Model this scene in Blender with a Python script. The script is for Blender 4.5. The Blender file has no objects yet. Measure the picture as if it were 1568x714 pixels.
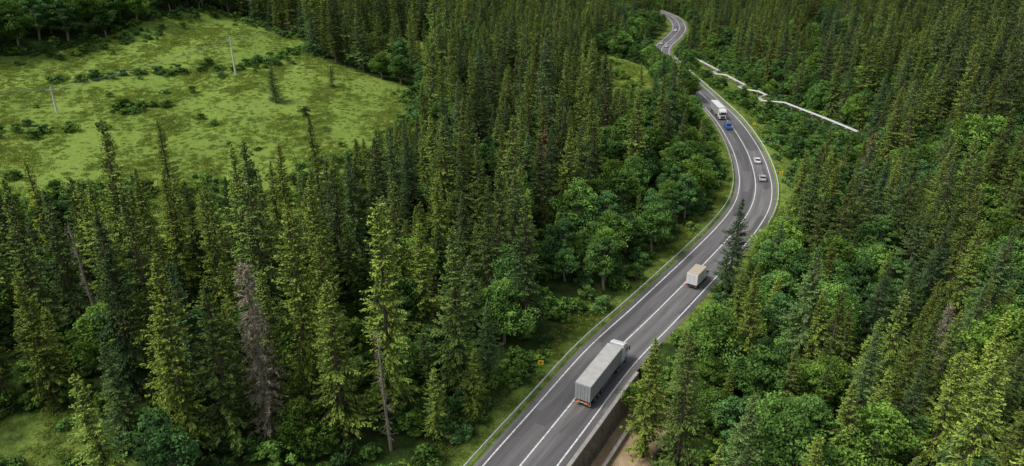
import bpy, math, numpy as np
from mathutils import Vector, Matrix
rng=np.random.default_rng(7)
D=bpy.data; SC=bpy.context.scene
CAMH=65.0
# ------------------------------------------------------------------ utils
def link(o,parent=None):
    SC.collection.objects.link(o)
    if parent is not None: o.parent=parent
    return o
def quads_mesh(name,Q,mats,midx=None,tint=None,smooth=False):
    Q=np.asarray(Q,dtype=np.float32); n=len(Q)
    me=D.meshes.new(name)
    me.vertices.add(4*n); me.vertices.foreach_set('co',Q.reshape(-1))
    me.loops.add(4*n); me.loops.foreach_set('vertex_index',np.arange(4*n,dtype=np.int32))
    me.polygons.add(n); me.polygons.foreach_set('loop_start',np.arange(0,4*n,4,dtype=np.int32))
    for m in mats: me.materials.append(m)
    if midx is not None: me.polygons.foreach_set('material_index',np.asarray(midx,dtype=np.int32))
    if tint is not None:
        a=me.attributes.new('tint','FLOAT','POINT'); a.data.foreach_set('value',np.asarray(tint,dtype=np.float32).reshape(-1))
    me.update(calc_edges=True); me.validate()
    return me
def nrm(a): return a/(np.linalg.norm(a,axis=-1,keepdims=True)+1e-9)
def vnoise(x,y,s,seed=0):
    r=np.random.default_rng(seed); o=np.zeros_like(x,dtype=float)
    for k in range(7):
        a=r.uniform(0,6.283); f=r.uniform(.6,1.7)/s; o+=np.sin((x*np.cos(a)+y*np.sin(a))*f*6.283/2+r.uniform(0,6.28))
    return o/3.2
# ------------------------------------------------------------------ road
ctl=[(-75,-220),(-60,-100),(-42,-20),(-26,22),(-12.5,46),(-2,65.4),(6.9,80.4),(16.2,96),(24.5,107.5),(33,119.6),(42.2,132.8),(52.5,148.2),(60.6,162.5),(66.3,177),(70.6,193),(74.2,211),(77.2,233),(78.8,251),(79.5,272),(80,300),(80.5,345),(82,384),(88.1,413.3),(101.5,449.2),(114.2,488.2),(122,530.3),(124,562.3),(121,600),(111,660),(90,730),(50,810),(-40,900),(-160,980),(-400,1100)]
P=np.array(ctl,float)
def catmull(P,n=14):
    out=[]
    for i in range(1,len(P)-2):
        a,b,c,d=P[i-1],P[i],P[i+1],P[i+2]
        for t in np.linspace(0,1,n,endpoint=False):
            out.append(.5*((2*b)+(-a+c)*t+(2*a-5*b+4*c-d)*t*t+(-a+3*b-3*c+d)*t**3))
    return np.array(out)
RP=catmull(P)
L=np.r_[0,np.cumsum(np.linalg.norm(np.diff(RP,axis=0),axis=1))]
S=np.arange(0,L[-1],2.0)
RP=np.c_[np.interp(S,L,RP[:,0]),np.interp(S,L,RP[:,1])]
for _ in range(6): RP[1:-1]=(RP[:-2]+2*RP[1:-1]+RP[2:])/4
TG=nrm(np.gradient(RP,axis=0)); NR=np.c_[TG[:,1],-TG[:,0]]
def sdist(x,y):
    x=np.asarray(x,float).ravel(); y=np.asarray(y,float).ravel()
    out=np.empty(len(x)); so=np.empty(len(x))
    for c in range(0,len(x),4000):
        X=x[c:c+4000,None]; Y=y[c:c+4000,None]
        d2=(X-RP[None,:,0])**2+(Y-RP[None,:,1])**2
        i=d2.argmin(1); k=np.arange(len(i))
        dx=X[:,0]-RP[i,0]; dy=Y[:,0]-RP[i,1]
        lat=dx*NR[i,0]+dy*NR[i,1]
        dd=np.sqrt(d2[k,i]); near=dd<6
        out[c:c+4000]=np.where(near,lat,np.sign(lat+1e-9)*dd)
        so[c:c+4000]=S[i]
    return out,so
def sm(a,b,x):
    t=np.clip((x-a)/(b-a),0,1); return t*t*(3-2*t)
def s_at(x,y): return float(sdist([x],[y])[1][0])
S_WALL=s_at(20,94)
def height(x,y,full=False):
    shp=np.shape(x); x=np.ravel(np.asarray(x,float)); y=np.ravel(np.asarray(y,float))
    d,s=sdist(x,y)
    a=-d
    hl=.17*np.maximum(0,a-7)+.22*np.maximum(0,a-190)
    hl=np.minimum(hl,30+.17*a*1.2+60*sm(200,700,a))
    und=(vnoise(x,y,60,3)*1.6+vnoise(x,y,22,4)*.5)
    hl=hl+und*sm(14,60,a)
    w=1-sm(S_WALL-2,S_WALL+10,s)
    drop=w*sm(3.9,5.3,d)+(1-w)*sm(5.6,18,d)
    hr=-4.6*drop+.30*np.maximum(0,d-44)+und*sm(40,80,d)+vnoise(x,y,9,8)*.25*sm(9,16,d)
    big=vnoise(x,y,500,12)*25*sm(350,900,np.abs(d))
    h=np.where(d<0,hl,hr)
    h=np.where(np.abs(d)<5.3,h-.10*sm(5.6,4.6,np.abs(d)),h)
    h=np.where(h>170,170+(h-170)*.15,h)+big
    h=h.reshape(shp)
    if full: return h,d.reshape(shp),s.reshape(shp)
    return h
# ------------------------------------------------------------------ materials
def newmat(name):
    m=D.materials.new(name); m.use_nodes=True; nt=m.node_tree
    b=nt.nodes['Principled BSDF']; return m,nt,b
def N(nt,t,**k):
    n=nt.nodes.new(t)
    for a,v in k.items(): setattr(n,a,v)
    return n
def ramp(nt,fac,stops):
    r=N(nt,'ShaderNodeValToRGB'); e=r.color_ramp.elements
    e[0].position=stops[0][0]; e[0].color=(*stops[0][1],1)
    e[1].position=stops[-1][0]; e[1].color=(*stops[-1][1],1)
    for p_,c in stops[1:-1]:
        q=e.new(p_); q.color=(*c,1)
    nt.links.new(fac,r.inputs[0]); return r.outputs[0]
def mix(nt,f,a,b,mode='MIX'):
    n=N(nt,'ShaderNodeMix',data_type='RGBA',blend_type=mode)
    for sock,v in ((n.inputs[0],f),(n.inputs[6],a),(n.inputs[7],b)):
        if hasattr(v,'links'): nt.links.new(v,sock)
        elif isinstance(v,(int,float)): sock.default_value=v
        else: sock.default_value=(*v,1)
    return n.outputs[2]
def noise(nt,scale,detail=4,rough=.6,vec=None):
    n=N(nt,'ShaderNodeTexNoise'); n.inputs['Scale'].default_value=scale; n.inputs['Detail'].default_value=detail; n.inputs['Roughness'].default_value=rough
    if vec is not None: nt.links.new(vec,n.inputs['Vector'])
    return n.outputs[0]
def plain(name,col,rough=.6,metal=0,var=.15,scale=3):
    m,nt,b=newmat(name); tc=N(nt,'ShaderNodeTexCoord')
    f=noise(nt,scale,5,.65,tc.outputs['Object'])
    c=ramp(nt,f,[(.3,tuple(x*(1-var) for x in col)),(.7,tuple(min(1,x*(1+var)) for x in col))])
    nt.links.new(c,b.inputs['Base Color']); b.inputs['Roughness'].default_value=rough; b.inputs['Metallic'].default_value=metal
    return m
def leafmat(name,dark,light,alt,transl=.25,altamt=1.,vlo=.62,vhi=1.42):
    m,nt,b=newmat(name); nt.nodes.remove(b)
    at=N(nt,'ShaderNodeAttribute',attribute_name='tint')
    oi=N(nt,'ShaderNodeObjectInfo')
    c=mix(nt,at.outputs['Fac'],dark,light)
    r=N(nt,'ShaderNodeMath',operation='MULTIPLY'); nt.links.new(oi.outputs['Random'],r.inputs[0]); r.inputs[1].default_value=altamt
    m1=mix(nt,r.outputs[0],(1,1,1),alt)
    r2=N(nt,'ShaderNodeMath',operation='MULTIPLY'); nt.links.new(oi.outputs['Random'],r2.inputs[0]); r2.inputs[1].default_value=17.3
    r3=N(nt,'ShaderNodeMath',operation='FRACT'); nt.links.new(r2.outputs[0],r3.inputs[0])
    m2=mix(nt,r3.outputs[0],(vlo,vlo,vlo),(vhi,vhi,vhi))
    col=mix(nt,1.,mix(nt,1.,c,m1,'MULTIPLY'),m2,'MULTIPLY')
    d=N(nt,'ShaderNodeBsdfDiffuse'); nt.links.new(col,d.inputs[0]); out=d.outputs[0]
    if transl>0:
        t=N(nt,'ShaderNodeBsdfTranslucent'); nt.links.new(col,t.inputs[0])
        ms=N(nt,'ShaderNodeMixShader'); ms.inputs[0].default_value=transl
        nt.links.new(out,ms.inputs[1]); nt.links.new(t.outputs[0],ms.inputs[2]); out=ms.outputs[0]
    nt.links.new(out,nt.nodes['Material Output'].inputs[0])
    return m
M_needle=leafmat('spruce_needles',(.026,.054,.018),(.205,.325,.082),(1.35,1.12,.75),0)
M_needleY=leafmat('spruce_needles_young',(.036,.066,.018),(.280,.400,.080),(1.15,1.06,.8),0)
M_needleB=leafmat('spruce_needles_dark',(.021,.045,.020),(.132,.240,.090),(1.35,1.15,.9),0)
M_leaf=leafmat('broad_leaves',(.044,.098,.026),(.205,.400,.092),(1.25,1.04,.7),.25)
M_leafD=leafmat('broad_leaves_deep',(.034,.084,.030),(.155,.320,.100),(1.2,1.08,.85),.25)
M_grass=leafmat('meadow_grass',(.135,.200,.040),(.270,.375,.085),(1.25,1.06,.85),.3,1.,.8,1.2)
M_dead=leafmat('dead_twigs',(.13,.112,.080),(.34,.30,.225),(1.0,1.0,1.0),.0)
M_rust=leafmat('dead_needles',(.10,.060,.028),(.24,.15,.08),(1.0,1.0,1.0),.0)
M_bark=plain('bark',(.11,.086,.058),.9)
M_barkG=plain('grey_bark',(.23,.205,.165),.9)
# ------------------------------------------------------------------ tree builders
def tube(pts,rad,n=7):
    pts=np.asarray(pts,float); T=nrm(np.gradient(pts,axis=0))
    ref=np.array([0,0,1.]) if abs(T[0][2])<.9 else np.array([1.,0,0])
    A=nrm(np.cross(T,ref)); B=np.cross(T,A)
    an=np.linspace(0,2*np.pi,n,endpoint=False)
    ring=pts[:,None]+np.asarray(rad)[:,None,None]*(A[:,None]*np.cos(an)[None,:,None]+B[:,None]*np.sin(an)[None,:,None])
    q=np.stack([ring[:-1],np.roll(ring,-1,1)[:-1],np.roll(ring,-1,1)[1:],ring[1:]],2)
    return q.reshape(-1,4,3)
def kite(b,d,l,w,r,tilt=.5,flat=True):
    up=np.array([0,0,1.])+r.normal(0,tilt,b.shape)
    side=nrm(np.cross(d,up))*w[:,None]
    mid=b+d*(l*.42)[:,None]; e=b+d*l[:,None]
    return np.stack([b,mid+side,e,mid-side],1)
def make_spruce(name,seed,H=24.,R=3.7,mat=None,lean=0,thin=0.,spacing=.46,low=.10,power=.8):
    r=np.random.default_rng(seed)
    zs=[];z=H*low
    while z<H*.985:
        zs.append(z); z+=spacing*(1.2-.6*z/H)*r.uniform(.7,1.3)
    zs=np.array(zs)
    nb=r.integers(5,8,len(zs)); zb=np.repeat(zs,nb)+r.uniform(-.18,.18,nb.sum())
    f=zb/H
    gap=1-thin*(r.random(len(zb))<.35)
    Lb=(R*(1-f)**power*(1-.45*np.exp(-((f-low)/.09)))*r.uniform(.55,1.18,len(zb))+.16)*gap
    az=r.uniform(0,2*np.pi,len(zb))
    Lb*=1+.16*np.sin(az*2+f*9+seed)+.16*np.sin(az+f*23)+.09*np.sin(f*60+seed)
    el=np.radians(-24+58*f**1.3+r.normal(0,6,len(zb)))
    dh=np.c_[np.cos(az),np.sin(az)]
    def pos(bi,t):
        l=Lb[bi]*t
        x=dh[bi]*(l*np.cos(el[bi]))[:,None]
        zz=zb[bi]+l*np.sin(el[bi])+Lb[bi]*(-.28*t+.30*t**2.2)*(1-f[bi]*.7)
        return np.c_[x,zz]
    Q=[];MI=[];TI=[]
    zt=np.linspace(-.8,H,12); q=tube(np.c_[0*zt,0*zt,zt],.017*H*(1-np.clip(zt,0,H)/H)**.8*.75+.02,8)
    Q.append(q);MI.append(np.full(len(q),1));TI.append(np.full((len(q),4),.5))
    bi=np.arange(len(zb))
    p0=pos(bi,np.zeros(len(bi)));p1=pos(bi,np.full(len(bi),.5));p2=pos(bi,np.full(len(bi),.95))
    for a,b2,w in((p0,p1,.05),(p1,p2,.03)):
        o=np.zeros_like(a);o[:,2]=w
        Q.append(np.stack([a-o,b2-o*.6,b2+o*.6,a+o],1));MI.append(np.full(len(a),1));TI.append(np.full((len(a),4),.3))
    bt=r.normal(0,.11,len(zb))
    cnt=np.maximum(3,(Lb/.135).astype(int)); bi=np.repeat(np.arange(len(zb)),cnt)
    t=r.uniform(.10,1,len(bi))**.75
    b=pos(bi,t); ax=nrm(pos(bi,np.minimum(t+.05,1.05))-pos(bi,t-.05))
    sgn=r.choice([-1,1],len(bi)); sd=np.c_[-dh[bi][:,1],dh[bi][:,0],np.zeros(len(bi))]*sgn[:,None]
    d=nrm(ax*r.uniform(.5,1.0,len(bi))[:,None]+sd*r.uniform(.35,.9,len(bi))[:,None]+np.c_[np.zeros((len(bi),2)),r.uniform(-.55,.05,len(bi))])
    l=(.24*(1-t)*Lb[bi]+.30)*r.uniform(.65,1.2,len(bi)); w=.055+.07*l
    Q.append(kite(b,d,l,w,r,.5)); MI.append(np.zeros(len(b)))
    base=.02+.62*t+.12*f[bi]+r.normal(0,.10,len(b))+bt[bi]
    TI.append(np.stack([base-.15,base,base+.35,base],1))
    cnt=np.maximum(1,(Lb/.30).astype(int)); bi=np.repeat(np.arange(len(zb)),cnt)
    t=r.uniform(.15,.95,len(bi)); b=pos(bi,t)+r.normal(0,.12,(len(bi),3))
    d=nrm(np.c_[dh[bi]*.35+r.normal(0,.25,(len(bi),2)),np.full(len(bi),-1.)])
    l=r.uniform(.3,.75,len(bi))*(.6+.4*(1-f[bi])); w=np.full(len(bi),.08)
    up=r.normal(0,1,(len(bi),3)); side=nrm(np.cross(d,up))*w[:,None]; mid=b+d*(l*.45)[:,None]
    Q.append(np.stack([b,mid+side,b+d*l[:,None],mid-side],1)); MI.append(np.zeros(len(b)))
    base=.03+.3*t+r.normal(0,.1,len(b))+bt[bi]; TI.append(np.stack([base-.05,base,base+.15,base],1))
    zt=r.uniform(H*.95,H*1.0,60); a=r.uniform(0,6.28,60); d=nrm(np.c_[np.cos(a)*.7,np.sin(a)*.7,r.uniform(.2,1.2,60)])
    b=np.c_[0*zt,0*zt,zt]; Q.append(kite(b,d,np.full(60,.3),np.full(60,.05),r)); MI.append(np.zeros(60)); TI.append(np.full((60,4),.75))
    Q=np.concatenate(Q); MI=np.concatenate(MI); TI=np.clip(np.concatenate(TI),0,1)
    Q[:,:,0]+=lean*Q[:,:,2]**2/H*.02
    return quads_mesh(name,Q,[mat,M_bark],MI,TI)
def make_dead(name,seed,H=22.,R=2.4,needles=.3,mat=None,dens=.55):
    r=np.random.default_rng(seed); Q=[];MI=[];TI=[]
    zt=np.linspace(-.8,H,14); q=tube(np.c_[.15*np.sin(zt*.3),.1*np.sin(zt*.21),zt],.012*H*(1-np.clip(zt,0,H)/H)**.8+.03,7)
    Q.append(q);MI.append(np.full(len(q),1));TI.append(np.full((len(q),4),.5))
    n=int(H/.5*5*dens/.55*.8); z=r.uniform(H*.12,H*.97,n); f=z/H; az=r.uniform(0,6.28,n)
    Lb=(R*(1-f)**.6*r.uniform(.35,1.1,n)+.3)
    el=np.radians(r.normal(-12,12,n)+25*f)
    d=np.c_[np.cos(az)*np.cos(el),np.sin(az)*np.cos(el),np.sin(el)]
    b=np.c_[0*z,0*z,z]
    for up in (np.array([0,0,1.]),np.array([.7,.7,0])):
        side=nrm(np.cross(d,up)); e=b+d*Lb[:,None]; e[:,2]-=.12*Lb
        Q.append(np.stack([b-side*.045,b+side*.045,e+side*.015,e-side*.015],1)); MI.append(np.zeros(n)); TI.append(np.full((n,4),.6))
    cnt=np.maximum(2,(Lb*(5+14*needles)).astype(int)); bi=np.repeat(np.arange(n),cnt); t=r.uniform(.25,1,len(bi))
    bb=b[bi]+d[bi]*(Lb[bi]*t)[:,None]; bb[:,2]-=.12*Lb[bi]*t
    dd=nrm(d[bi]*.5+r.normal(0,.7,(len(bi),3))+np.array([0,0,-.6]))
    l=r.uniform(.25,.7,len(bi)); w=np.full(len(bi),.02+.05*needles)
    Q.append(kite(bb,dd,l,w,r,.8)); MI.append(np.zeros(len(bi))); TI.append(np.repeat(r.uniform(0,1,(len(bi),1)),4,1))
    return quads_mesh(name,np.concatenate(Q),[mat or M_dead,M_barkG],np.concatenate(MI),np.clip(np.concatenate(TI),0,1))
def make_broad(name,seed,H=12.,R=3.6,mat=None,clumps=80,leaves=150,ls=.17,base=.22,bark=None):
    r=np.random.default_rng(seed); Q=[];MI=[];TI=[]
    c=[]
    while len(c)<clumps:
        p=r.uniform(-1,1,3); q=np.linalg.norm(p)
        if q>1 or q<.35: continue
        a=math.atan2(p[1],p[0]); k=1+.22*math.sin(a*2+seed)+.15*math.sin(a*3+seed*2+p[2]*3)
        taper=1-.35*max(0,p[2])
        c.append((p[0]*R*.85*k*taper,p[1]*R*.85*k*taper,H*(base+(1-base)*.5)+p[2]*H*(1-base)*.46))
    c=np.array(c)
    zt=np.linspace(-.6,H*.8,9); wob=np.c_[.15*np.sin(zt*.7+seed),.15*np.cos(zt*.6),zt]
    q=tube(wob,.02*H*(1-np.clip(zt,0,H)/H)**.9+.02,8); Q.append(q);MI.append(np.full(len(q),1));TI.append(np.full((len(q),4),.5))
    for k in range(0,clumps,2):
        z0=max(H*.12,min(c[k,2]*.62,H*.7)); a=np.array([.15*math.sin(z0*.7+seed),.15*math.cos(z0*.6),z0])
        m=(a+c[k])/2+np.array([0,0,-.2]); q=tube([a,m,c[k]],[.07,.045,.015],5)
        Q.append(q);MI.append(np.full(len(q),1));TI.append(np.full((len(q),4),.5))
    cr=r.uniform(.45,1.35,clumps)*R*.27
    n=clumps*leaves; ci=np.repeat(np.arange(clumps),leaves)
    dirn=nrm(r.normal(0,1,(n,3))); rad=cr[ci]*r.uniform(.45,1.12,n)**.6
    pos=c[ci]+dirn*rad[:,None]*np.array([1.05,1.05,.75])
    nm=nrm(dirn*.7+r.normal(0,.6,(n,3))+np.array([0,0,.5]))
    u=nrm(np.cross(nm,r.normal(0,1,(n,3)))); v=np.cross(nm,u)
    s=ls*r.uniform(.6,1.35,n)[:,None]
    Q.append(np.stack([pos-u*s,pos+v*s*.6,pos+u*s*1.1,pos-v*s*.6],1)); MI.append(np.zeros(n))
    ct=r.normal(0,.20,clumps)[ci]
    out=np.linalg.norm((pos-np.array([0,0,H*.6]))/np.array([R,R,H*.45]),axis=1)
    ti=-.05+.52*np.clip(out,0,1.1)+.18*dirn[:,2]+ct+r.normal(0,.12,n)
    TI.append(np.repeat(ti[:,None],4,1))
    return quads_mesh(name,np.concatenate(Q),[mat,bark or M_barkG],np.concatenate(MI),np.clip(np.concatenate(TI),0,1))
def make_tuft(name,seed,Rr=.7,h=.55,n=110,mat=None):
    r=np.random.default_rng(seed)
    a=r.uniform(0,6.28,n); q=Rr*np.sqrt(r.random(n)); b=np.c_[np.cos(a)*q,np.sin(a)*q,np.full(n,-.05)]
    d=nrm(np.c_[r.normal(0,.45,(n,2)),np.ones(n)]); l=h*r.uniform(.4,1.15,n)
    side=nrm(np.cross(d,r.normal(0,1,(n,3))))*.055
    mid=b+d*(l*.6)[:,None]; e=mid+nrm(d+np.c_[r.normal(0,.7,(n,2)),np.zeros(n)-.3])*(l*.4)[:,None]
    Q=np.stack([b,mid+side,e,mid-side],1); ti=r.uniform(.2,.9,n)
    T=np.stack([ti-.25,ti,ti+.2,ti],1)
    return quads_mesh(name,Q,[mat],np.zeros(n),np.clip(T,0,1))
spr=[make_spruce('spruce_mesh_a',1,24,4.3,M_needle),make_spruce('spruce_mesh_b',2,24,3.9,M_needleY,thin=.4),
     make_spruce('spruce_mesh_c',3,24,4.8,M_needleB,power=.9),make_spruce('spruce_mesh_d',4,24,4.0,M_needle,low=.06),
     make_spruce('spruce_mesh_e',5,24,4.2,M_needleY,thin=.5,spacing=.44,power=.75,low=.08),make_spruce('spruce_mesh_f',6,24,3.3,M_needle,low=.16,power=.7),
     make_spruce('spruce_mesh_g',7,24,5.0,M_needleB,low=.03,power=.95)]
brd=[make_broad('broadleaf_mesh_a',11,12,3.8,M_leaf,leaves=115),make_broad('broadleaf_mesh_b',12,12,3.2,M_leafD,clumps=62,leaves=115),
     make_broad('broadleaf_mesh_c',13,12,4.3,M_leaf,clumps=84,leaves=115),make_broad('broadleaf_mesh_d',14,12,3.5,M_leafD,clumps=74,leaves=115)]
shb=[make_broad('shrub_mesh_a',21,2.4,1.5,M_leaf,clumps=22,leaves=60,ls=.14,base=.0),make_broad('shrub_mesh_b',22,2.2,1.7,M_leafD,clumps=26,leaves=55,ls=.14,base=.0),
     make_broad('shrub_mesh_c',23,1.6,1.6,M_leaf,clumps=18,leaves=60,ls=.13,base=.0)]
ded=[make_dead('dead_spruce_mesh_a',31,24,3.0,.7,dens=.8),make_dead('dead_spruce_mesh_b',32,24,1.6,.05,dens=.3),make_dead('dead_spruce_mesh_c',33,24,3.6,1.8,M_rust,dens=1.)]
tuf=[make_tuft('grass_mesh_a',41,.8,.42,80,M_grass),make_tuft('grass_mesh_b',42,.9,.6,90,M_grass),make_tuft('grass_mesh_c',43,.7,.3,70,M_grass)]
# ------------------------------------------------------------------ layout
def inpoly(x,y,poly):
    c=np.zeros(len(x),bool); n=len(poly)
    for i in range(n):
        x1,y1=poly[i];x2,y2=poly[(i+1)%n]
        k=((y1>y)!=(y2>y))&(x<(x2-x1)*(y-y1)/(y2-y1+1e-9)+x1); c^=k
    return c
MEADOW=[(-330,100),(-200,98),(-150,100),(-100,104),(-75,110),(-56,116),(-44,128),(-38,150),(-30,168),(-24,190),(-31,222),(-62,232),(-78,262),(-114,286),(-126,238),(-136,212),(-150,194),(-330,200)]
CLEAR1=[(-58,258),(-34,252),(-26,304),(-52,322)]
CLEAR2=[(34,246),(58,256),(66,345),(46,366),(34,300)]
CLEAR3=[(-66,50),(-46,50),(-46,66),(-60,74),(-72,70)]
def jgrid(x0,x1,y0,y1,s,jit=.46):
    gx,gy=np.meshgrid(np.arange(x0,x1,s),np.arange(y0,y1,s)); gx=gx.astype(float);gy=gy.astype(float); gx[::2]+=s*.5; gx=gx.ravel();gy=gy.ravel()
    gx+=rng.uniform(-jit,jit,len(gx))*s; gy+=rng.uniform(-jit,jit,len(gy))*s; return gx,gy
def fr(x,y,m=45,k=.86): return (np.abs(x)<k*y+m)
PIPE=[(101,390),(103,372),(104,352),(101,350),(101,345),(105,343),(107,318),(103,315),(103,309),(109,306),(110,298),(105,294),(105,288),(113,285),(119,258),(123,240)]
PPA=np.array(PIPE,float)
def pipedist(x,y):
    o=np.full(len(x),1e9)
    for a,b in zip(PPA[:-1],PPA[1:]):
        ab=b-a; t=np.clip(((x-a[0])*ab[0]+(y-a[1])*ab[1])/(ab@ab),0,1)
        o=np.minimum(o,np.hypot(x-a[0]-ab[0]*t,y-a[1]-ab[1]*t))
    return o
x1,y1=jgrid(-330,420,36,330,5.4); x2,y2=jgrid(-480,640,330,780,6.8)
tx=np.r_[x1,x2]; ty=np.r_[y1,y2]; k=fr(tx,ty); tx=tx[k];ty=ty[k]
th,td,ts=height(tx,ty,True)
mead=inpoly(tx,ty,MEADOW)|inpoly(tx,ty,CLEAR1)|inpoly(tx,ty,CLEAR2)|inpoly(tx,ty,CLEAR3)
keep=~mead
keep&=~((td>-10.5)&(td<8.3+1.0*(ty<120)+6.5*((ty>160)&(ty<300))))
keep&=~((ty<62)&(td<0)&(rng.random(len(tx))<.85))
keep&=~((td>0)&(td<17.5)&(ty<84))
keep&=pipedist(tx,ty)>5
valley=(td>0)&(td<40)&(ty>185)&(ty<420)
keep&=~(valley&(rng.random(len(tx))<.5))
keep&=rng.random(len(tx))>.06+.10*(vnoise(tx,ty,30,77)>.5)
tx,ty,th,td,ts,valley=[a[keep] for a in (tx,ty,th,td,ts,valley)]
n=len(tx)
mixn=vnoise(tx,ty,40,21)*.5+rng.normal(0,.42,n)
isb=np.where(td>0, np.where(td<88-.12*ty, mixn>.0, mixn>.38), np.where(td>-36,mixn>.08,mixn>.46))
isb|=valley
isb|=(td<0)&(tx<-110)&(ty>185)&(ty<290)
small=rng.random(n)
Hh=np.where(isb,rng.uniform(7,15,n),np.clip(21+rng.normal(0,4.2,n)+2*vnoise(tx,ty,50,22),9,32))
Hh=np.where(~isb&(small<.20),Hh*rng.uniform(.35,.75,n),Hh)
Hh=np.where(~isb&(td>0)&(td<45)&(ty<130),Hh*.85,Hh)
Hh=np.where(~isb&(td>40)&(ty>120),Hh*1.1,Hh)
Hh=np.where(valley,rng.uniform(3.5,8.,n),Hh)
Hh=np.where(isb&(td<0)&(ty<62),Hh*.6,Hh)
Hh=np.where((td>-20)&(td<0),np.minimum(Hh,9+5*rng.random(n)),Hh)
ex=[]
for i in range(len(S)):
    if 270<RP[i,1]<366 and i%2==0:
        for dd in(-8.4,-11.5): ex.append((*(RP[i]+NR[i]*(dd+rng.normal(0,.4))+rng.normal(0,.5,2)),rng.uniform(10.,13.)))
ex=np.array(ex); tx=np.r_[tx,ex[:,0]];ty=np.r_[ty,ex[:,1]]; e1,e2,_=height(ex[:,0],ex[:,1],True); th=np.r_[th,e1];td=np.r_[td,e2]; Hh=np.r_[Hh,ex[:,2]]; isb=np.r_[isb,rng.random(len(ex))<.75]; small=np.r_[small,np.ones(len(ex))]; n=len(tx)
isrow=np.r_[np.zeros(n-len(ex),bool),np.ones(len(ex),bool)]
tar=[]
for i in range(len(S)):
    yy=RP[i,1]
    if 72<yy<262 and i%3==0:
        for o in (-4.6,0,4.4): tar.append((*(RP[i]+NR[i]*o),0))
    if 394<yy<535 and i%4==0:
        for o in (-3,3): tar.append((*(RP[i]+NR[i]*o),0))
for q in np.linspace(0,1,28): tar.append((103+20*q,376-138*q,-2.6))
for xx in np.arange(-160,-52,6): tar.append((xx,140,17))
for yy in range(274,350,15):
    for q in (.155,.175): tar.append((q*yy,yy,7))
tar+=[(-47,146,16),(-50,155,17),(-56,165,17),(-42,160,16),(-40,172,16),(-47,180,17),(-36,185,15),(-60,185,18),(-44,195,16),(-30,200,14)]
def cap_heights(x,y,h,crown):
    cap=np.full(len(x),99.)
    for T in tar:
        T2=T[0]**2+T[1]**2; t=(x*T[0]+y*T[1])/T2
        per=np.abs(x*T[1]-y*T[0])/math.sqrt(T2)
        k=(t>0)&(t<.985)&(per<crown+.8)
        lim=CAMH+(T[2]-CAMH)*t-.6-h
        cap=np.where(k,np.minimum(cap,lim),cap)
    return cap
cap=cap_heights(tx,ty,th,np.where(isb,3.2,2.4))
cap=np.where(isrow,np.maximum(cap,9.),cap)
soft=(tx<-34)&(ty<135)&(rng.random(n)<.20)
cap=np.where(soft,99,cap)
keep=cap>3.5
Hh=np.minimum(Hh,cap)
isb=isb|((Hh<6)&(rng.random(n)<.6))
heroes=[('s',-16.9,78,33,4),('s',-40,67.6,28,1),('s',-36,88,33,3),('s',-27.5,77,31,1),('s',18.6,77.5,20,1),('s',41.6,118,20,6),('s',43.8,72,17,0),('s',49,75,17,1),
 ('s',-45,60,18,4),('s',-47,78,29,3),('s',-8,84,27,0),('s',2.0,101,25,2),('s',-65.5,190,11,6),('s',-53.8,207,6.5,6),('s',-59,236,22,3),('s',-54,234,20,0),('s',-49,231,23,2),('s',-44,232,20,0),('s',-66,236,16,6),
 ('d',-30.9,71,27,0),('d',-16,72,19,1),('d',6.9,148,19,2),('d',101.2,188,17,2),('d',100.5,150.8,20,0),('d',-58,84,22,1),('d',26,190,17,2),('d',88,112,17,1),('d',70,96,15,0)]
hx=np.array([a[1] for a in heroes]);hy=np.array([a[2] for a in heroes])
for a,b in zip(hx,hy): keep&=((tx-a)**2+(ty-b)**2)>3.4**2
for a,b in ((-30.9,71),(-16,72)):
    k=(np.hypot(tx-a*.9,ty-b*.9)<6.0)&(ty<b); keep&=~k
tx,ty,th,td,isb,Hh,small=[a[keep] for a in (tx,ty,th,td,isb,Hh,small)]; n=len(tx)
near=((tx**2+ty**2)<118**2)&(np.abs(tx)<.80*ty+8)
first={}
def put(name,me,x,y,z,h,h0,wide=1.):
    o=D.objects.new(name,me); link(o); o.location=(x,y,z-.15)
    s=h/h0; w=s**.75*wide; o.scale=(w,w,s); o.rotation_euler=(rng.normal(0,.02),rng.normal(0,.02),rng.uniform(0,6.28))
    first.setdefault(me.name,o); return o
for kd,x,y,h,v in heroes:
    z=float(height(np.array([x]),np.array([y]))[0])
    if kd=='s': put('spruce_tree',spr[v],x,y,z,h,24,1.25 if x==18.6 else 1.08)
    else: put('dead_spruce_tree',ded[v],x,y,z,h,24,.95)
kindS=rng.integers(0,len(spr),n); kindB=rng.integers(0,len(brd),n)
for i in np.where(near)[0]:
    if isb[i]: put('broadleaf_tree',brd[kindB[i]],tx[i],ty[i],th[i],Hh[i],12,1.12)
    else: put('spruce_tree',spr[kindS[i]],tx[i],ty[i],th[i],Hh[i],24,rng.uniform(.9,1.15))
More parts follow.
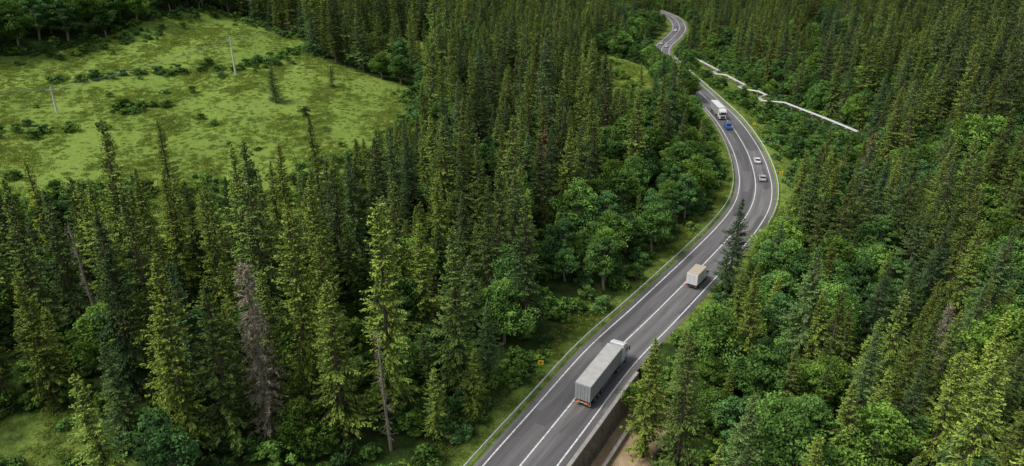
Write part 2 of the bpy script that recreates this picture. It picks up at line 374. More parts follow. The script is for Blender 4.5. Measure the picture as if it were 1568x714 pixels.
def instancer(name,protos,x,y,z,kind,rot,scl):
    me=D.meshes.new(name); m=len(x); me.vertices.add(m); me.vertices.foreach_set('co',np.c_[x,y,z].astype(np.float32).ravel())
    a=me.attributes.new('rot','FLOAT_VECTOR','POINT'); a.data.foreach_set('vector',rot.astype(np.float32).ravel())
    a=me.attributes.new('scl','FLOAT_VECTOR','POINT'); a.data.foreach_set('vector',scl.astype(np.float32).ravel())
    a=me.attributes.new('kind','INT','POINT'); a.data.foreach_set('value',kind.astype(np.int32))
    me.update(); o=link(D.objects.new(name,me))
    ng=D.node_groups.new(name+'_scatter','GeometryNodeTree')
    ng.interface.new_socket('Geometry',in_out='INPUT',socket_type='NodeSocketGeometry'); ng.interface.new_socket('Geometry',in_out='OUTPUT',socket_type='NodeSocketGeometry')
    gi=ng.nodes.new('NodeGroupInput');go=ng.nodes.new('NodeGroupOutput'); ip=ng.nodes.new('GeometryNodeInstanceOnPoints'); jg=ng.nodes.new('GeometryNodeJoinGeometry')
    for p in protos:
        oi=ng.nodes.new('GeometryNodeObjectInfo'); oi.transform_space='ORIGINAL'; oi.inputs['Object'].default_value=p; oi.inputs['As Instance'].default_value=True
        ng.links.new(oi.outputs['Geometry'],jg.inputs[0])
    def na(nm,t):
        q=ng.nodes.new('GeometryNodeInputNamedAttribute'); q.data_type=t; q.inputs['Name'].default_value=nm; return q.outputs[0]
    ng.links.new(gi.outputs[0],ip.inputs['Points']); ng.links.new(jg.outputs[0],ip.inputs['Instance']); ip.inputs['Pick Instance'].default_value=True
    ng.links.new(na('kind','INT'),ip.inputs['Instance Index']); ng.links.new(na('rot','FLOAT_VECTOR'),ip.inputs['Rotation']); ng.links.new(na('scl','FLOAT_VECTOR'),ip.inputs['Scale'])
    ng.links.new(ip.outputs[0],go.inputs[0]); md=o.modifiers.new('scatter','NODES'); md.node_group=ng
    return o
def rs(h,h0,wide=1.):
    s=h/h0; w=s**.75*wide*rng.uniform(.85,1.18,len(h)); r=np.c_[rng.normal(0,.025,len(h)),rng.normal(0,.025,len(h)),rng.uniform(0,6.28,len(h))]
    return r,np.c_[w,w,s]
def protos_of(meshes,name,spots):
    out=[]
    for me,(x,y,h,h0) in zip(meshes,spots):
        if me.name in first: out.append(first[me.name]); continue
        z=float(height(np.array([x]),np.array([y]))[0]); out.append(put(name,me,x,y,z,h,h0))
    return out
far=~near
k=far&~isb; r,s=rs(Hh[k],24.); instancer('spruce_forest',protos_of(spr,'spruce_tree',[(60+5*i,125,20,24) for i in range(7)]),tx[k],ty[k],th[k]-.2,kindS[k],r,s)
k=far&isb; r,s=rs(Hh[k],12.,1.18); instancer('broadleaf_forest',protos_of(brd,'broadleaf_tree',[(60+5*i,118,12,12) for i in range(4)]),tx[k],ty[k],th[k]-.2,kindB[k],r,s)
nfar=int(far.sum()); nnear=int(near.sum())
sx,sy=jgrid(-120,150,40,190,3.1); sx2,sy2=jgrid(40,140,180,420,3.4); sx=np.r_[sx,sx2];sy=np.r_[sy,sy2]
k=fr(sx,sy,10,.80); sx=sx[k];sy=sy[k]; sh,sd,ss=height(sx,sy,True)
m=inpoly(sx,sy,MEADOW); k=~((sd>-8.4)&(sd<7.6))&~((sd>0)&(sd<15)&(sy<92))&(~m|(rng.random(len(sx))<.05))
k&=(sd>-60)|(sy<125)|m
k&=~((sd<-1)&(sy>95)&(sd>-40)&(rng.random(len(sx))<.4))
k&=~((sd>0)&(sd<15)&(sy>160)&(sy<300)&(rng.random(len(sx))<.75))
k&=~(inpoly(sx,sy,CLEAR3)&(rng.random(len(sx))<.75))
k&=~((rng.random(len(sx))<.15))&(pipedist(sx,sy)>4)&(~inpoly(sx,sy,CLEAR2)|(rng.random(len(sx))<.25))
sx,sy,sh,sd,m=[a[k] for a in (sx,sy,sh,sd,m)]
def belt(pts,nn,w):
    pts=np.array(pts,float); t=rng.uniform(0,len(pts)-1,nn); i=np.minimum(t.astype(int),len(pts)-2); f=(t-i)[:,None]
    return pts[i]*(1-f)+pts[i+1]*f+rng.normal(0,w,(nn,2))
B=np.concatenate([belt([(-84,207),(-76,225),(-70,249),(-64,236)],90,2.2),belt([(-99,170),(-94,178)],26,1.8),belt([(-140,112),(-110,116),(-82,124),(-62,130),(-46,140)],170,4.0),
  belt([(-150,200),(-134,214),(-124,238),(-114,280),(-80,262)],160,3.5),belt([(-120,150),(-108,156)],12,3),belt([(-128,186),(-108,200),(-92,214)],34,1.6),belt([(-42,150),(-32,170),(-26,192),(-33,222)],110,2.4)])
bh,bd,_=height(B[:,0],B[:,1],True)
sx=np.r_[sx,B[:,0]];sy=np.r_[sy,B[:,1]];sh=np.r_[sh,bh]; m=np.r_[m,np.ones(len(B),bool)]
hs=np.where(m,rng.uniform(.8,2.8,len(sx)),rng.uniform(1.2,3.8,len(sx)))
r,s=rs(hs,2.2,1.1)
sp=protos_of(shb,'shrub',[(-88,190,2.4,2.4),(-97,160,2.2,2.2),(-75,170,1.8,1.8)])
instancer('undergrowth',sp,sx,sy,sh-.15,rng.integers(0,3,len(sx)),r,s)
gx,gy=jgrid(-190,-22,98,290,1.15,.5); k=inpoly(gx,gy,MEADOW)&fr(gx,gy,6,.76); gx=gx[k];gy=gy[k]
g2x,g2y=jgrid(-75,100,48,350,1.25,.5); d_,_s=sdist(g2x,g2y); k=(((d_<-6.6)&(d_>-11.5))|((d_>6.6)&(d_<8.5+6*((g2y>160)&(g2y<300)))&(g2y>100))|inpoly(g2x,g2y,CLEAR3)|inpoly(g2x,g2y,CLEAR2))
gx=np.r_[gx,g2x[k]];gy=np.r_[gy,g2y[k]]
dens=vnoise(gx,gy,14,31)+vnoise(gx,gy,5,32)*.6; k=rng.random(len(gx))<np.clip(.75+.40*dens,.25,1); gx=gx[k];gy=gy[k];dens=dens[k]
gz=height(gx,gy); q=np.clip(.85+.3*dens,.5,1.6)*rng.uniform(.7,1.3,len(gx))
tp=[]
for me,(x,y) in zip(tuf,[(-90,150),(-86,155),(-95,158)]):
    o=put('grass_tuft',me,x,y,float(height(np.array([x]),np.array([y]))[0])+.12,1,1); tp.append(o)
instancer('meadow_grass',tp,gx,gy,gz,rng.integers(0,3,len(gx)),np.c_[0*gx,0*gx,rng.uniform(0,6.28,len(gx))],np.c_[q,q,q*.8])
# ------------------------------------------------------------------ ground
def axis(a,b,step,lo,hi):
    c=list(np.arange(a,b+.01,step)); st=step; v=c[-1]
    while v<hi: st*=1.18; v+=st; c.append(v)
    st=step; v=c[0]; pre=[]
    while v>lo: st*=1.18; v-=st; pre.append(v)
    return np.array(pre[::-1]+c)
ax=axis(-190,200,1.6,-3000,3000); ay=axis(35,430,1.6,-2500,4000)
GX,GY=np.meshgrid(ax,ay); GH,GD,GS=height(GX,GY,True)
nx,ny=len(ax),len(ay); idx=np.arange(nx*ny).reshape(ny,nx)
F=np.stack([idx[:-1,:-1],idx[:-1,1:],idx[1:,1:],idx[1:,:-1]],-1).reshape(-1,4)
me=D.meshes.new('ground'); me.vertices.add(nx*ny); me.vertices.foreach_set('co',np.stack([GX,GY,GH],-1).astype(np.float32).ravel())
me.loops.add(F.size); me.loops.foreach_set('vertex_index',F.astype(np.int32).ravel()); me.polygons.add(len(F)); me.polygons.foreach_set('loop_start',np.arange(0,F.size,4,dtype=np.int32))
me.polygons.foreach_set('use_smooth',np.ones(len(F),bool))
gxf,gyf=GX.ravel(),GY.ravel(); gdf=GD.ravel()
mm=(inpoly(gxf,gyf,MEADOW)|inpoly(gxf,gyf,CLEAR1)|inpoly(gxf,gyf,CLEAR2)|((gdf>0)&(gdf<14)&(gyf>160)&(gyf<310))).astype(float)
mm=np.maximum(mm,.60*(inpoly(gxf,gyf,CLEAR3)|((gdf<0)&(gdf>-9))|((gdf>0)&(gdf<7.5)&(gyf>100))|((gdf>0)&(gdf<34)&(gyf>190)&(gyf<420))))
bed=((gdf>5)&(gdf<13)&(gyf<92)).astype(float)
for nm,v in (('meadow',mm),('bed',bed)):
    a=me.attributes.new(nm,'FLOAT','POINT'); a.data.foreach_set('value',v.astype(np.float32))
me.update(calc_edges=True)
mg,nt,b=newmat('ground_cover'); nt.nodes.remove(b); tc=N(nt,'ShaderNodeTexCoord'); V=tc.outputs['Object']
n1=noise(nt,.05,5,.65,V); n2=noise(nt,.5,4,.7,V); n3=noise(nt,2.2,3,.7,V)
cm=ramp(nt,n1,[(.35,(.120,.195,.038)),(.5,(.175,.268,.052)),(.68,(.250,.325,.080))])
cm=mix(nt,.40,cm,ramp(nt,n2,[(.35,(.105,.165,.032)),(.6,(.235,.325,.065))]))
cm=mix(nt,.30,cm,ramp(nt,n3,[(.4,(.10,.15,.03)),(.62,(.27,.34,.085))]))
cf=ramp(nt,n2,[(.3,(.020,.032,.012)),(.55,(.040,.068,.018)),(.75,(.075,.115,.03))])
def attr_edge(nm):
    a=N(nt,'ShaderNodeAttribute',attribute_name=nm); ad=N(nt,'ShaderNodeMath',operation='ADD'); nt.links.new(a.outputs['Fac'],ad.inputs[0])
    s_=N(nt,'ShaderNodeMath',operation='MULTIPLY_ADD'); nt.links.new(n2,s_.inputs[0]); s_.inputs[1].default_value=.8; s_.inputs[2].default_value=-.4; nt.links.new(s_.outputs[0],ad.inputs[1])
    mr=N(nt,'ShaderNodeMapRange'); nt.links.new(ad.outputs[0],mr.inputs[0]); mr.inputs[1].default_value=.3; mr.inputs[2].default_value=.8; return mr.outputs[0]
c=mix(nt,attr_edge('meadow'),cf,cm)
cb=ramp(nt,n2,[(.3,(.28,.205,.12)),(.7,(.46,.35,.22))])
c=mix(nt,attr_edge('bed'),c,cb)
gd=N(nt,'ShaderNodeBsdfDiffuse'); nt.links.new(c,gd.inputs[0]); nt.links.new(gd.outputs[0],nt.nodes['Material Output'].inputs[0])
bp=N(nt,'ShaderNodeBump'); bp.inputs['Strength'].default_value=.6; bp.inputs['Distance'].default_value=.4; nt.links.new(n3,bp.inputs['Height']); nt.links.new(bp.outputs[0],gd.inputs['Normal'])
me.materials.append(mg); link(D.objects.new('ground',me))
# ------------------------------------------------------------------ road surface
def strip(name,d0,d1,z0,z1,s0,s1,mat,step=1,parent=None,dash=None,skirt=0):
    i0=np.searchsorted(S,s0); i1=np.searchsorted(S,s1)
    I=np.arange(i0,min(i1,len(S)-1)+1)
    A=RP[I]+NR[I]*d0; Bq=RP[I]+NR[I]*d1
    cols=[np.c_[A,np.full(len(I),z0)],np.c_[Bq,np.full(len(I),z1)]]; dd=[d0,d1]
    if skirt:
        cols=[cols[0]-[0,0,skirt]]+cols+[cols[1]-[0,0,skirt]]; dd=[d0]+dd+[d1]
    W=np.stack(cols,1); m=W.shape[1]
    me=D.meshes.new(name); vs=W.reshape(-1,3); fs=[]
    for j in range(len(I)-1):
        if dash and ((S[I[j]]%dash[1])>=dash[0]): continue
        for c_ in range(m-1): fs.append((j*m+c_,j*m+c_+1,(j+1)*m+c_+1,(j+1)*m+c_))
    me.from_pydata(vs.tolist(),[],fs); uv=me.uv_layers.new(name='road')
    UVv=np.array([(dd[c_],S[i]) for i in I for c_ in range(m)],float)
    li=np.empty(len(me.loops),np.int32); me.loops.foreach_get('vertex_index',li)
    uv.data.foreach_set('uv',UVv[li].astype(np.float32).ravel())
    me.materials.append(mat); o=link(D.objects.new(name,me),parent); return o
ma,nt,b=newmat('asphalt'); uvn=N(nt,'ShaderNodeUVMap',uv_map='road'); tc=N(nt,'ShaderNodeTexCoord')
sx_=N(nt,'ShaderNodeSeparateXYZ'); nt.links.new(uvn.outputs[0],sx_.inputs[0])
mp=N(nt,'ShaderNodeMapping'); mp.inputs['Scale'].default_value=(1.1,.07,1); nt.links.new(uvn.outputs[0],mp.inputs[0])
ns=noise(nt,1.0,5,.6,mp.outputs[0]); nf=noise(nt,6,5,.75,tc.outputs['Object'])
c=ramp(nt,ns,[(.3,(.094,.091,.095)),(.5,(.145,.139,.143)),(.7,(.195,.186,.186))])
mr=N(nt,'ShaderNodeMapRange'); nt.links.new(sx_.outputs[0],mr.inputs[0]); mr.inputs[1].default_value=-5.4; mr.inputs[2].default_value=5.4
lane=ramp(nt,mr.outputs[0],[(0,(.8,.8,.8)),(.13,(.95,.95,.95)),(.16,(.72,.72,.73)),(.30,(.95,.95,.95)),(.44,(.62,.62,.64)),(.52,(1.05,1.05,1.05)),(.60,(.80,.8,.8)),(.69,(1.1,1.1,1.1)),(.79,(.8,.8,.8)),(.9,(1.05,1.05,1.05)),(1,(.9,.85,.8))])
c=mix(nt,1,c,lane,'MULTIPLY')
mp2=N(nt,'ShaderNodeMapping'); mp2.inputs['Scale'].default_value=(.45,.055,1); nt.links.new(uvn.outputs[0],mp2.inputs[0])
br=N(nt,'ShaderNodeTexVoronoi',distance='CHEBYCHEV'); nt.links.new(mp2.outputs[0],br.inputs['Vector']); br.inputs['Scale'].default_value=1.; br.inputs['Randomness'].default_value=.8
sp_=N(nt,'ShaderNodeSeparateColor'); nt.links.new(br.outputs['Color'],sp_.inputs[0])
pc=ramp(nt,sp_.outputs[0],[(.0,(.50,.50,.52)),(.3,(.65,.65,.67)),(.34,(1,1,1)),(1,(1.12,1.1,1.07))])
c=mix(nt,.9,c,pc,'MULTIPLY')
c=mix(nt,.25,c,ramp(nt,nf,[(.35,(.05,.05,.05)),(.65,(.2,.2,.2))]))
nt.links.new(c,b.inputs['Base Color']); b.inputs['Roughness'].default_value=.75
ml,nt,b=newmat('road_paint'); tc=N(nt,'ShaderNodeTexCoord'); nf=noise(nt,2.2,6,.8,tc.outputs['Object'])
c=ramp(nt,nf,[(.38,(.26,.26,.26)),(.50,(.66,.66,.65)),(.7,(.80,.80,.78))]); nt.links.new(c,b.inputs['Base Color']); b.inputs['Roughness'].default_value=.7
road=D.objects.new('road',None); link(road)
s0,s1=S[2],S[-3]
strip('asphalt_surface',-5.3,5.3,0,0,s0,s1,ma,parent=road,skirt=.35)
strip('edge_line_a',-4.33,-4.12,.012,.012,s0,s1,ml,parent=road)
strip('edge_line_b',4.09,4.30,.012,.012,s0,s1,ml,parent=road)
strip('centre_line',-.11,.11,.012,.012,s0,s1,ml,parent=road)
# ------------------------------------------------------------------ boxes etc
def bm_obj(name,verts,faces,mat,parent,smooth=False,bevel=0):
    me=D.meshes.new(name); me.from_pydata(verts,[],faces); me.update()
    me.materials.append(mat)
    o=link(D.objects.new(name,me),parent)
    if bevel:
        md=o.modifiers.new('b','BEVEL'); md.width=bevel; md.segments=2; md.limit_method='ANGLE'
    return o
def box(name,x0,x1,y0,y1,z0,z1,mat,parent,bevel=.0,top=None):
    tx0,tx1,ty0,ty1=top or (x0,x1,y0,y1)
    v=[(x0,y0,z0),(x1,y0,z0),(x1,y1,z0),(x0,y1,z0),(tx0,ty0,z1),(tx1,ty0,z1),(tx1,ty1,z1),(tx0,ty1,z1)]
    f=[(0,3,2,1),(4,5,6,7),(0,1,5,4),(1,2,6,5),(2,3,7,6),(3,0,4,7)]
    return bm_obj(name,v,f,mat,parent,bevel=bevel)
def cyl(name,c,r,h,axis_,mat,parent,n=20,r2=None):
    r2=r if r2 is None else r2; v=[];f=[]
    for k,(rr,o) in enumerate(((r,-h/2),(r2,h/2))):
        for i in range(n):
            a=2*math.pi*i/n; p=(rr*math.cos(a),rr*math.sin(a),o)
            if axis_=='x': p=(p[2],p[0],p[1])
            elif axis_=='y': p=(p[0],p[2],p[1])
            v.append((c[0]+p[0],c[1]+p[1],c[2]+p[2]))
    for i in range(n): j=(i+1)%n; f.append((i,j,n+j,n+i))
    f.append(tuple(range(n))[::-1]); f.append(tuple(range(n,2*n)))
    return bm_obj(name,v,f,mat,parent)
def profile(name,pts,x0,x1,mat,parent,bevel=0,inset=0):
    n=len(pts); v=[(x0,y,z) for y,z in pts]+[(x1,y,z) for y,z in pts]
    f=[tuple(range(n)),tuple(range(n,2*n))[::-1]]+[(i,n+i,n+(i+1)%n,(i+1)%n) for i in range(n)]
    return bm_obj(name,v,f,mat,parent,bevel=bevel)
M_tarp=plain('trailer_tarp',(.30,.32,.325),.6,0,.08,1.2); M_roof=plain('trailer_roof',(.40,.40,.385),.65,0,.14,.8)
M_white=plain('white_paint',(.66,.67,.67),.35,0,.05); M_silver=plain('silver_paint',(.5,.52,.55),.3,.3,.05); M_blue=plain('blue_paint',(.03,.08,.26),.35)
M_tyre=plain('tyre',(.02,.02,.02),.85); M_chas=plain('chassis',(.035,.035,.035),.7); M_glass=plain('glass',(.015,.02,.025),.08,0,.05); M_rim=plain('rim',(.40,.40,.40),.4,.6)
M_red=plain('red_lamp',(.55,.03,.02),.3); M_orange=plain('orange_lamp',(.85,.25,.02),.4); M_beige=plain('beige_roof',(.42,.36,.28),.7); M_steel=plain('galvanised_steel',(.50,.52,.52),.55,.0,.12)
M_conc=plain('concrete',(.28,.265,.24),.9,0,.3,.9); M_yel=plain('yellow_sign',(.85,.60,.05),.5,0,.04); M_black=plain('black_mark',(.02,.02,.02),.6); M_pipe=plain('white_pipe',(.58,.59,.58),.5,0,.10)
def wheels(par,ys,hw,r,w=.32,dual=False):
    k=0
    for y in ys:
        for sx in(-1,1):
            ww=w*(2 if dual else 1); k+=1
            cyl('wheel_%d'%k,(sx*(hw-ww/2),y,r),r,ww,'x',M_tyre,par); cyl('rim_%d'%k,(sx*(hw+.004),y,r),r*.55,.02,'x',M_rim,par,14)
def empty(name,x,y,z,ang):
    e=D.objects.new(name,None); link(e); e.location=(x,y,z); e.rotation_euler=(0,0,ang); return e
def on_road(x,y,d,name,rev=False,z=.0):
    i=int(np.searchsorted(S,s_at(x,y))); p=RP[i]+NR[i]*d; a=math.atan2(-TG[i,0],TG[i,1])+(math.pi if rev else 0)
    return empty(name,p[0],p[1],z+.002,a)
def semi(e,tarp,roof,cabm,LT=13.6):
    box('trailer_body',-1.27,1.27,0,LT,1.15,3.92,tarp,e,.04); box('trailer_roof',-1.25,1.25,.03,LT-.03,3.925,4.0,roof,e,.03)
    for i in range(14):
        y=.5+i*(LT-1)/13
        for sx in(-1,1): box('tarp_strap_%d'%i,sx*1.272-.012,sx*1.272+.012,y-.03,y+.03,1.2,3.85,M_rim,e)
    for i in range(9):
        y=.8+i*(LT-1.6)/8; box('roof_bow',-1.2,1.2,y-.04,y+.04,4.001,4.03,roof,e,.01)
    for sx in(-1,1):
        box('side_rail',sx*1.28-.02,sx*1.28+.02,.02,LT-.02,1.08,1.22,M_chas,e); box('side_guard',sx*1.15-.02,sx*1.15+.02,4.8,LT-3.4,.45,.95,M_rim,e)
        box('roof_rail',sx*1.26-.03,sx*1.26+.03,.02,LT-.02,3.86,3.97,M_rim,e)
    box('door_left',-1.22,-.02,-.03,-.002,1.22,3.84,tarp,e,.01); box('door_right',.02,1.22,-.03,-.002,1.22,3.84,tarp,e,.01)
    for x in(-.8,-.3,.3,.8): cyl('lock_rod',(x,-.05,2.5),.02,2.6,'z',M_rim,e,8)
    box('rear_bumper',-1.22,1.22,-.06,.1,.68,.98,M_chas,e,.02); box('licence_plate',-.26,.26,-.075,-.062,.76,.91,M_white,e)
    for sx in(-1,1):
        box('tail_lamp',sx*1.03-.15,sx*1.03+.15,-.09,-.062,.70,.96,M_red,e); box('marker_board',sx*.58-.26,sx*.58+.26,-.09,-.062,.68,.96,M_orange,e); box('mud_flap',sx*.95-.25,sx*.95+.25,.35,.37,.2,.95,M_white,e)
    box('chassis_beam',-.5,.5,.2,LT-.3,.8,1.14,M_chas,e); wheels(e,(1.9,3.2,4.5),1.25,.5,.38)
    y=LT
    box('tractor_frame',-.45,.45,y-2.6,y+2.6,.6,.79,M_chas,e); wheels(e,(y-1.4,),1.24,.5,.3,True)
    for sx in(-1,1): cyl('front_wheel',(sx*1.07,y+1.9,.5),.5,.32,'x',M_tyre,e); cyl('front_rim',(sx*1.235,y+1.9,.5),.28,.02,'x',M_rim,e,14); cyl('fuel_tank',(sx*.95,y+.4,.65),.3,1.1,'y',M_rim,e)
    c0=y+.75; c1=y+2.95
    profile('cab',[(c0,.75),(c1-.02,.5),(c1,1.0),(c1-.03,1.9),(c1-.30,3.0),(c1-.75,3.55),(c0+.3,3.9),(c0,3.9)],-1.2,1.2,cabm,e,.10)
    box('windscreen',-1.08,1.08,c1-.12,c1+.015,1.95,2.85,M_glass,e,.03,top=(-1.0,1.0,c1-.33,c1-.22)); box('grille',-.8,.8,c1-.02,c1+.03,.7,1.5,M_chas,e,.02)
    for sx in(-1,1):
        box('side_window',sx*1.2-.012,sx*1.2+.012,c1-1.25,c1-.38,1.95,2.7,M_glass,e); box('mirror',sx*1.38-.1,sx*1.38+.1,c1-.1,c1+.05,1.9,2.7,M_chas,e,.03)
        box('headlamp',sx*.98-.16,sx*.98+.16,c1-.02,c1+.04,.62,.85,M_white,e); box('side_fairing',sx*1.18-.03,sx*1.18+.03,c0-.6,c0,1.0,3.6,cabm,e,.02)
def boxtruck(e):
    box('cargo_box',-1.15,1.15,0,4.6,.95,3.25,M_white,e,.04); box('cargo_roof',-1.12,1.12,.03,4.57,3.255,3.31,M_beige,e,.02)
    box('door_left',-1.1,-.02,-.03,-.003,1.0,3.15,M_white,e,.01); box('door_right',.02,1.1,-.03,-.003,1.0,3.15,M_white,e,.01)
    for x in(-.5,.5): cyl('lock_rod',(x,-.04,2.1),.02,2.1,'z',M_rim,e,8)
    box('bumper',-1.1,1.1,-.05,.1,.5,.7,M_chas,e)
    for sx in(-1,1): box('tail_lamp',sx*.9-.15,sx*.9+.15,-.07,-.052,.55,.8,M_red,e)
    box('frame',-.45,.45,.1,6.2,.5,.9,M_chas,e); wheels(e,(1.2,),1.1,.4,.24,True); wheels(e,(5.5,),1.02,.4,.26)
    profile('cab',[(4.75,.5),(6.6,.45),(6.65,1.0),(6.35,1.35),(5.9,2.15),(5.6,2.3),(4.75,2.3)],-1.0,1.0,M_white,e,.08)
    profile('windscreen',[(6.37,1.37),(6.39,1.39),(5.97,2.13),(5.94,2.11)],-.88,.88,M_glass,e)
    for sx in(-1,1): box('side_window',sx*1.0-.012,sx*1.0+.012,5.0,5.9,1.4,2.0,M_glass,e); box('mirror',sx*1.15-.08,sx*1.15+.08,5.95,6.05,1.4,1.75,M_chas,e)
def car(e,paint):
    profile('body',[(0,.35),(0,.8),(.15,.95),(.9,1.0),(3.1,1.0),(4.1,.85),(4.35,.7),(4.4,.35),(3.9,.25),(.4,.25)],-.88,.88,paint,e,.09)
    box('cabin_glass',-.80,.80,.45,3.15,.98,1.38,M_glass,e,.06,top=(-.66,.66,.95,2.35)); box('roof',-.655,.655,.98,2.30,1.385,1.44,paint,e,.025)
    for sx in(-1,1):
        for (ya,yb) in((.5,.98),(1.72,1.72),(3.08,2.32)):
            v=[(sx*.80,ya-.04,.99),(sx*.80,ya+.05,.99),(sx*.665,yb+.05,1.39),(sx*.665,yb-.04,1.39),(sx*.84,ya-.04,.99),(sx*.84,ya+.05,.99),(sx*.69,yb+.05,1.39),(sx*.69,yb-.04,1.39)]
            bm_obj('pillar',v,[(0,1,2,3),(4,7,6,5),(0,4,5,1),(2,6,7,3),(1,5,6,2),(0,3,7,4)],paint,e)
        box('tail_lamp',sx*.7-.13,sx*.7+.13,-.02,.03,.65,.85,M_red,e); box('headlamp',sx*.65-.16,sx*.65+.16,4.28,4.39,.6,.74,M_white,e); box('mirror',sx*.98-.08,sx*.98+.08,2.75,2.9,.95,1.08,paint,e,.02)
    wheels(e,(.85,3.5),.89,.32,.2)
def van(e,paint):
    profile('body',[(0,.3),(0,2.0),(.1,2.1),(3.6,2.1),(4.2,1.3),(4.9,1.05),(5.0,.3)],-.95,.95,paint,e,.1)
    profile('windscreen',[(3.66,2.03),(3.70,2.05),(4.19,1.37),(4.15,1.35)],-.82,.82,M_glass,e)
    for sx in(-1,1): box('side_window',sx*.95-.012,sx*.95+.012,2.7,3.6,1.3,1.85,M_glass,e)
    box('rear_window',-.7,.7,-.02,.0,1.3,1.85,M_glass,e); wheels(e,(.95,4.1),.96,.34,.22)
semi(on_road(10.4,83.0,1.7,'articulated_truck'),M_tarp,M_roof,M_white,12.0)
boxtruck(on_road(35.0,119.4,1.9,'box_truck'))
car(on_road(69.4,181.1,1.9,'car'),M_silver); car(on_road(71.3,196,1.7,'car'),M_white)
semi(on_road(78.2,262,-2.1,'articulated_truck',True),M_tarp,M_white,M_white,12.2)
van(on_road(77.5,238,-2.1,'van',True),M_blue)
car(on_road(84,402,-2,'car',True),M_white); car(on_road(93,424,-2,'car',True),M_silver); car(on_road(88,411,2,'car'),M_white); car(on_road(112,480,-2,'car',True),M_white)
# ------------------------------------------------------------------ guardrails
def guardrail(d,s0,s1,side,z0=0):
    e=D.objects.new('guardrail',None); link(e)
    i0=np.searchsorted(S,s0); i1=np.searchsorted(S,s1); I=np.arange(i0,i1)
    prof=[(0,.45),(.05,.50),(.05,.56),(0,.61),(.05,.66),(.05,.72),(0,.78),(-.08,.785)]
    W=np.stack([np.c_[RP[I]+NR[I]*(d-side*o),np.full(len(I),z+z0)] for o,z in prof],1); m=len(prof)
    fs=[(j*m+c,j*m+c+1,(j+1)*m+c+1,(j+1)*m+c) for j in range(len(I)-1) for c in range(m-1)]
    bm_obj('w_beam',W.reshape(-1,3).tolist(),fs,M_steel,e)
    v=[];f=[]
    for i in I[::2]:
        p=RP[i]+NR[i]*(d+side*.14); b0=len(v)
        for z in(-.9,.75):
            for a,b2 in((-1,-1),(1,-1),(1,1),(-1,1)): v.append((p[0]+a*.06,p[1]+b2*.06,z+z0))
        f+=[tuple(b0+q for q in t) for t in((0,1,5,4),(1,2,6,5),(2,3,7,6),(3,0,4,7),(4,5,6,7))]
    bm_obj('posts',v,f,M_steel,e)
guardrail(-5.9,s_at(-26,22),s_at(80,330),-1)
guardrail(5.75,s_at(56,153),s_at(80,380),1)
# ------------------------------------------------------------------ retaining wall
mw,nt,b=newmat('stone_wall'); tc=N(nt,'ShaderNodeTexCoord'); mp=N(nt,'ShaderNodeMapping'); mp.inputs['Scale'].default_value=(1,1,.35); nt.links.new(tc.outputs['Object'],mp.inputs[0])
vo=N(nt,'ShaderNodeTexVoronoi',feature='DISTANCE_TO_EDGE'); vo.inputs['Scale'].default_value=1.6; nt.links.new(tc.outputs['Object'],vo.inputs['Vector'])
c=ramp(nt,vo.outputs['Distance'],[(0,(.10,.09,.07)),(.08,(.28,.25,.21)),(1,(.38,.34,.28))]); c=mix(nt,1,c,ramp(nt,noise(nt,1.5,6,.7,mp.outputs[0]),[(.3,(.40,.44,.36)),(.6,(1,1,1))]),'MULTIPLY')
nt.links.new(c,b.inputs['Base Color']); b.inputs['Roughness'].default_value=.9
wall=D.objects.new('retaining_wall',None); link(wall)
def wallstrip(name,d0,d1,z0,z1,s0,s1,mat):
    i0=np.searchsorted(S,s0); i1=np.searchsorted(S,s1); I=np.arange(i0,i1); v=[];f=[]
    for i in I:
        for d,z in((d0,z0),(d0,z1),(d1,z1),(d1,z0)): p=RP[i]+NR[i]*d; v.append((p[0],p[1],z))
    for j in range(len(I)-1):
        for c in range(4): f.append((j*4+c,j*4+(c+1)%4,(j+1)*4+(c+1)%4,(j+1)*4+c))
    f+= [(0,1,2,3),tuple(len(v)-4+q for q in(3,2,1,0))]
    return bm_obj(name,v,f,mat,wall)
sa=s_at(-42,-20); wallstrip('wall_body',5.32,6.0,-6,.05,sa,S_WALL,mw); wallstrip('parapet',5.42,5.95,.052,.45,sa,S_WALL,M_conc)
wallstrip('lower_wall',7.7,8.2,-6,-3.7,sa,S_WALL-8,M_conc)
# ------------------------------------------------------------------ signs
def sign(x,y,z,face,w=.9):
    e=empty('traffic_sign',x,y,z,face); cyl('post',(0,0,1.1),.04,3.0,'z',M_rim,e,8); box('panel',-w/2,w/2,-.05,-.02,1.7,1.7+w,M_yel,e,.01)
    box('mark_a',-.22,.22,-.056,-.052,2.2,2.32,M_black,e); box('mark_b',-.06,.06,-.058,-.053,1.9,2.3,M_black,e)
def zat(x,y): return float(height(np.array([x]),np.array([y]))[0])
i=int(np.searchsorted(S,s_at(9.5,88))); p=RP[i]+NR[i]*-7.4; sign(p[0],p[1],zat(*p),0,.9)
for (x,y,d) in((75,184,6.8),(79,236,6.8)):
    i=int(np.searchsorted(S,s_at(x,y))); p=RP[i]+NR[i]*d; sign(p[0],p[1],-.3,-.2,.9)
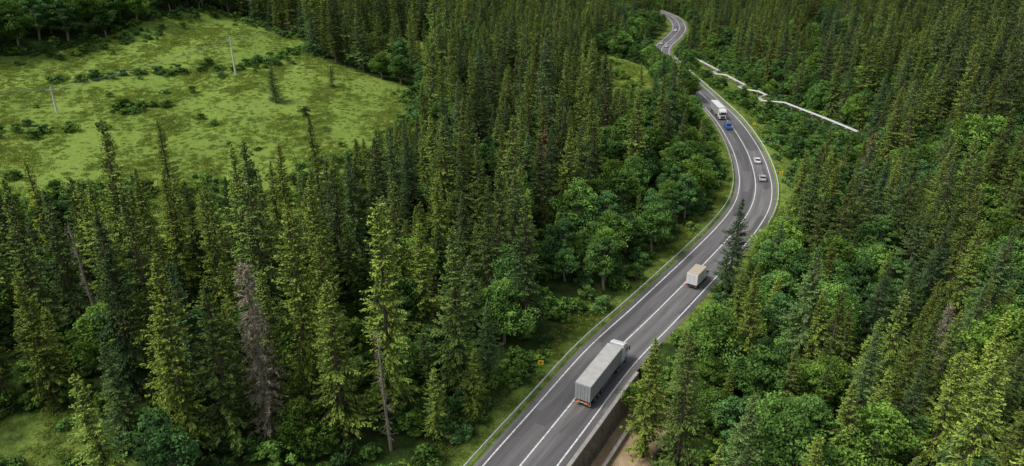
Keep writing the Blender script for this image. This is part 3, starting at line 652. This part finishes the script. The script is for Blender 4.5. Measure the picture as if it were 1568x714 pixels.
# ------------------------------------------------------------------ poles + wires
M_polec=plain('pole_concrete',(.62,.60,.56),.8)
def pole(x,y,h,name='utility_pole'):
    z=zat(x,y); e=empty(name,x,y,z,.4); cyl('shaft',(0,0,h/2-.5),.28,h+1,'z',M_polec,e,10,.17); box('crossarm',-1.1,1.1,-.06,.06,h-.7,h-.55,M_polec,e)
    for q in(-1,0,1): cyl('insulator',(q*1.0,0,h-.45),.05,.25,'z',M_white,e,8)
    return (x,y,z+h-.35)
tops=[pole(-175,118,8),pole(-112.9,169,6.5),pole(-82.1,206.9,11),pole(-62.4,286.7,11),pole(-44.9,389.4,12)]
M_wire=plain('wire',(.25,.25,.25),.6)
for a,b2 in zip(tops[:-1],tops[1:]):
    for o in(-.9,0,.9):
        cu=D.curves.new('power_line','CURVE'); cu.dimensions='3D'; cu.bevel_depth=.02; spn=cu.splines.new('POLY'); spn.points.add(16)
        for j in range(17):
            t=j/16; q=[a[k]*(1-t)+b2[k]*t for k in range(3)]; q[2]-=4*1.2*t*(1-t); q[0]+=o*.9;q[1]-=o*.4; spn.points[j].co=(*q,1)
        cu.materials.append(M_wire); link(D.objects.new('power_line',cu))
# ------------------------------------------------------------------ pipeline
pl=D.objects.new('pipeline',None); link(pl)
for o in(0,.9):
    cu=D.curves.new('pipe','CURVE'); cu.dimensions='3D'; cu.bevel_depth=.22 if o==0 else .15; cu.bevel_resolution=3; spn=cu.splines.new('POLY'); spn.points.add(len(PIPE)-1)
    for j,(x,y) in enumerate(PIPE): spn.points[j].co=(x+o,y+o*.6,zat(x,y)+2.28,1)
    cu.materials.append(M_pipe); link(D.objects.new('pipe',cu),pl)
LL=np.r_[0,np.cumsum(np.linalg.norm(np.diff(PPA,axis=0),axis=1))]
for q in np.arange(3,LL[-1],7.):
    x=np.interp(q,LL,PPA[:,0]);y=np.interp(q,LL,PPA[:,1]); z=zat(x,y)
    box('support_leg',x-.2,x+.2,y-.2,y+.2,z-.5,z+1.85,M_conc,pl); box('support_beam',x-.9,x+1.6,y-.25,y+.45,z+1.852,z+2.05,M_conc,pl)
# ------------------------------------------------------------------ light, world, camera
az=math.radians(255); el=math.radians(55)
sd=Vector((math.sin(az)*math.cos(el),math.cos(az)*math.cos(el),math.sin(el)))
sun=D.lights.new('sun','SUN'); sun.energy=2.7; sun.angle=math.radians(22); sun.color=(1,.96,.88); so=link(D.objects.new('sun',sun)); so.rotation_euler=sd.to_track_quat('Z','Y').to_euler()
w=D.worlds.new('World'); SC.world=w; w.use_nodes=True; nt=w.node_tree; bg=nt.nodes['Background']
sk=nt.nodes.new('ShaderNodeTexSky'); sk.sky_type='NISHITA'; sk.sun_disc=False; sk.sun_elevation=el; sk.sun_rotation=az; sk.dust_density=3
hsn=nt.nodes.new('ShaderNodeHueSaturation'); hsn.inputs['Saturation'].default_value=.35; nt.links.new(sk.outputs[0],hsn.inputs['Color']); nt.links.new(hsn.outputs[0],bg.inputs[0]); bg.inputs[1].default_value=.15
cam=D.cameras.new('camera'); cam.lens=36*1059/1568; cam.sensor_width=36; cam.clip_end=9000; cam.clip_start=1; co=link(D.objects.new('camera',cam)); co.location=(0,0,CAMH); co.rotation_euler=(math.radians(90-24),0,0); SC.camera=co
SC.view_settings.view_transform='Standard'; SC.view_settings.look='None'; SC.view_settings.exposure=0
print('trees near',nnear,'far',nfar,'shrubs',len(sx),'grass',len(gx))
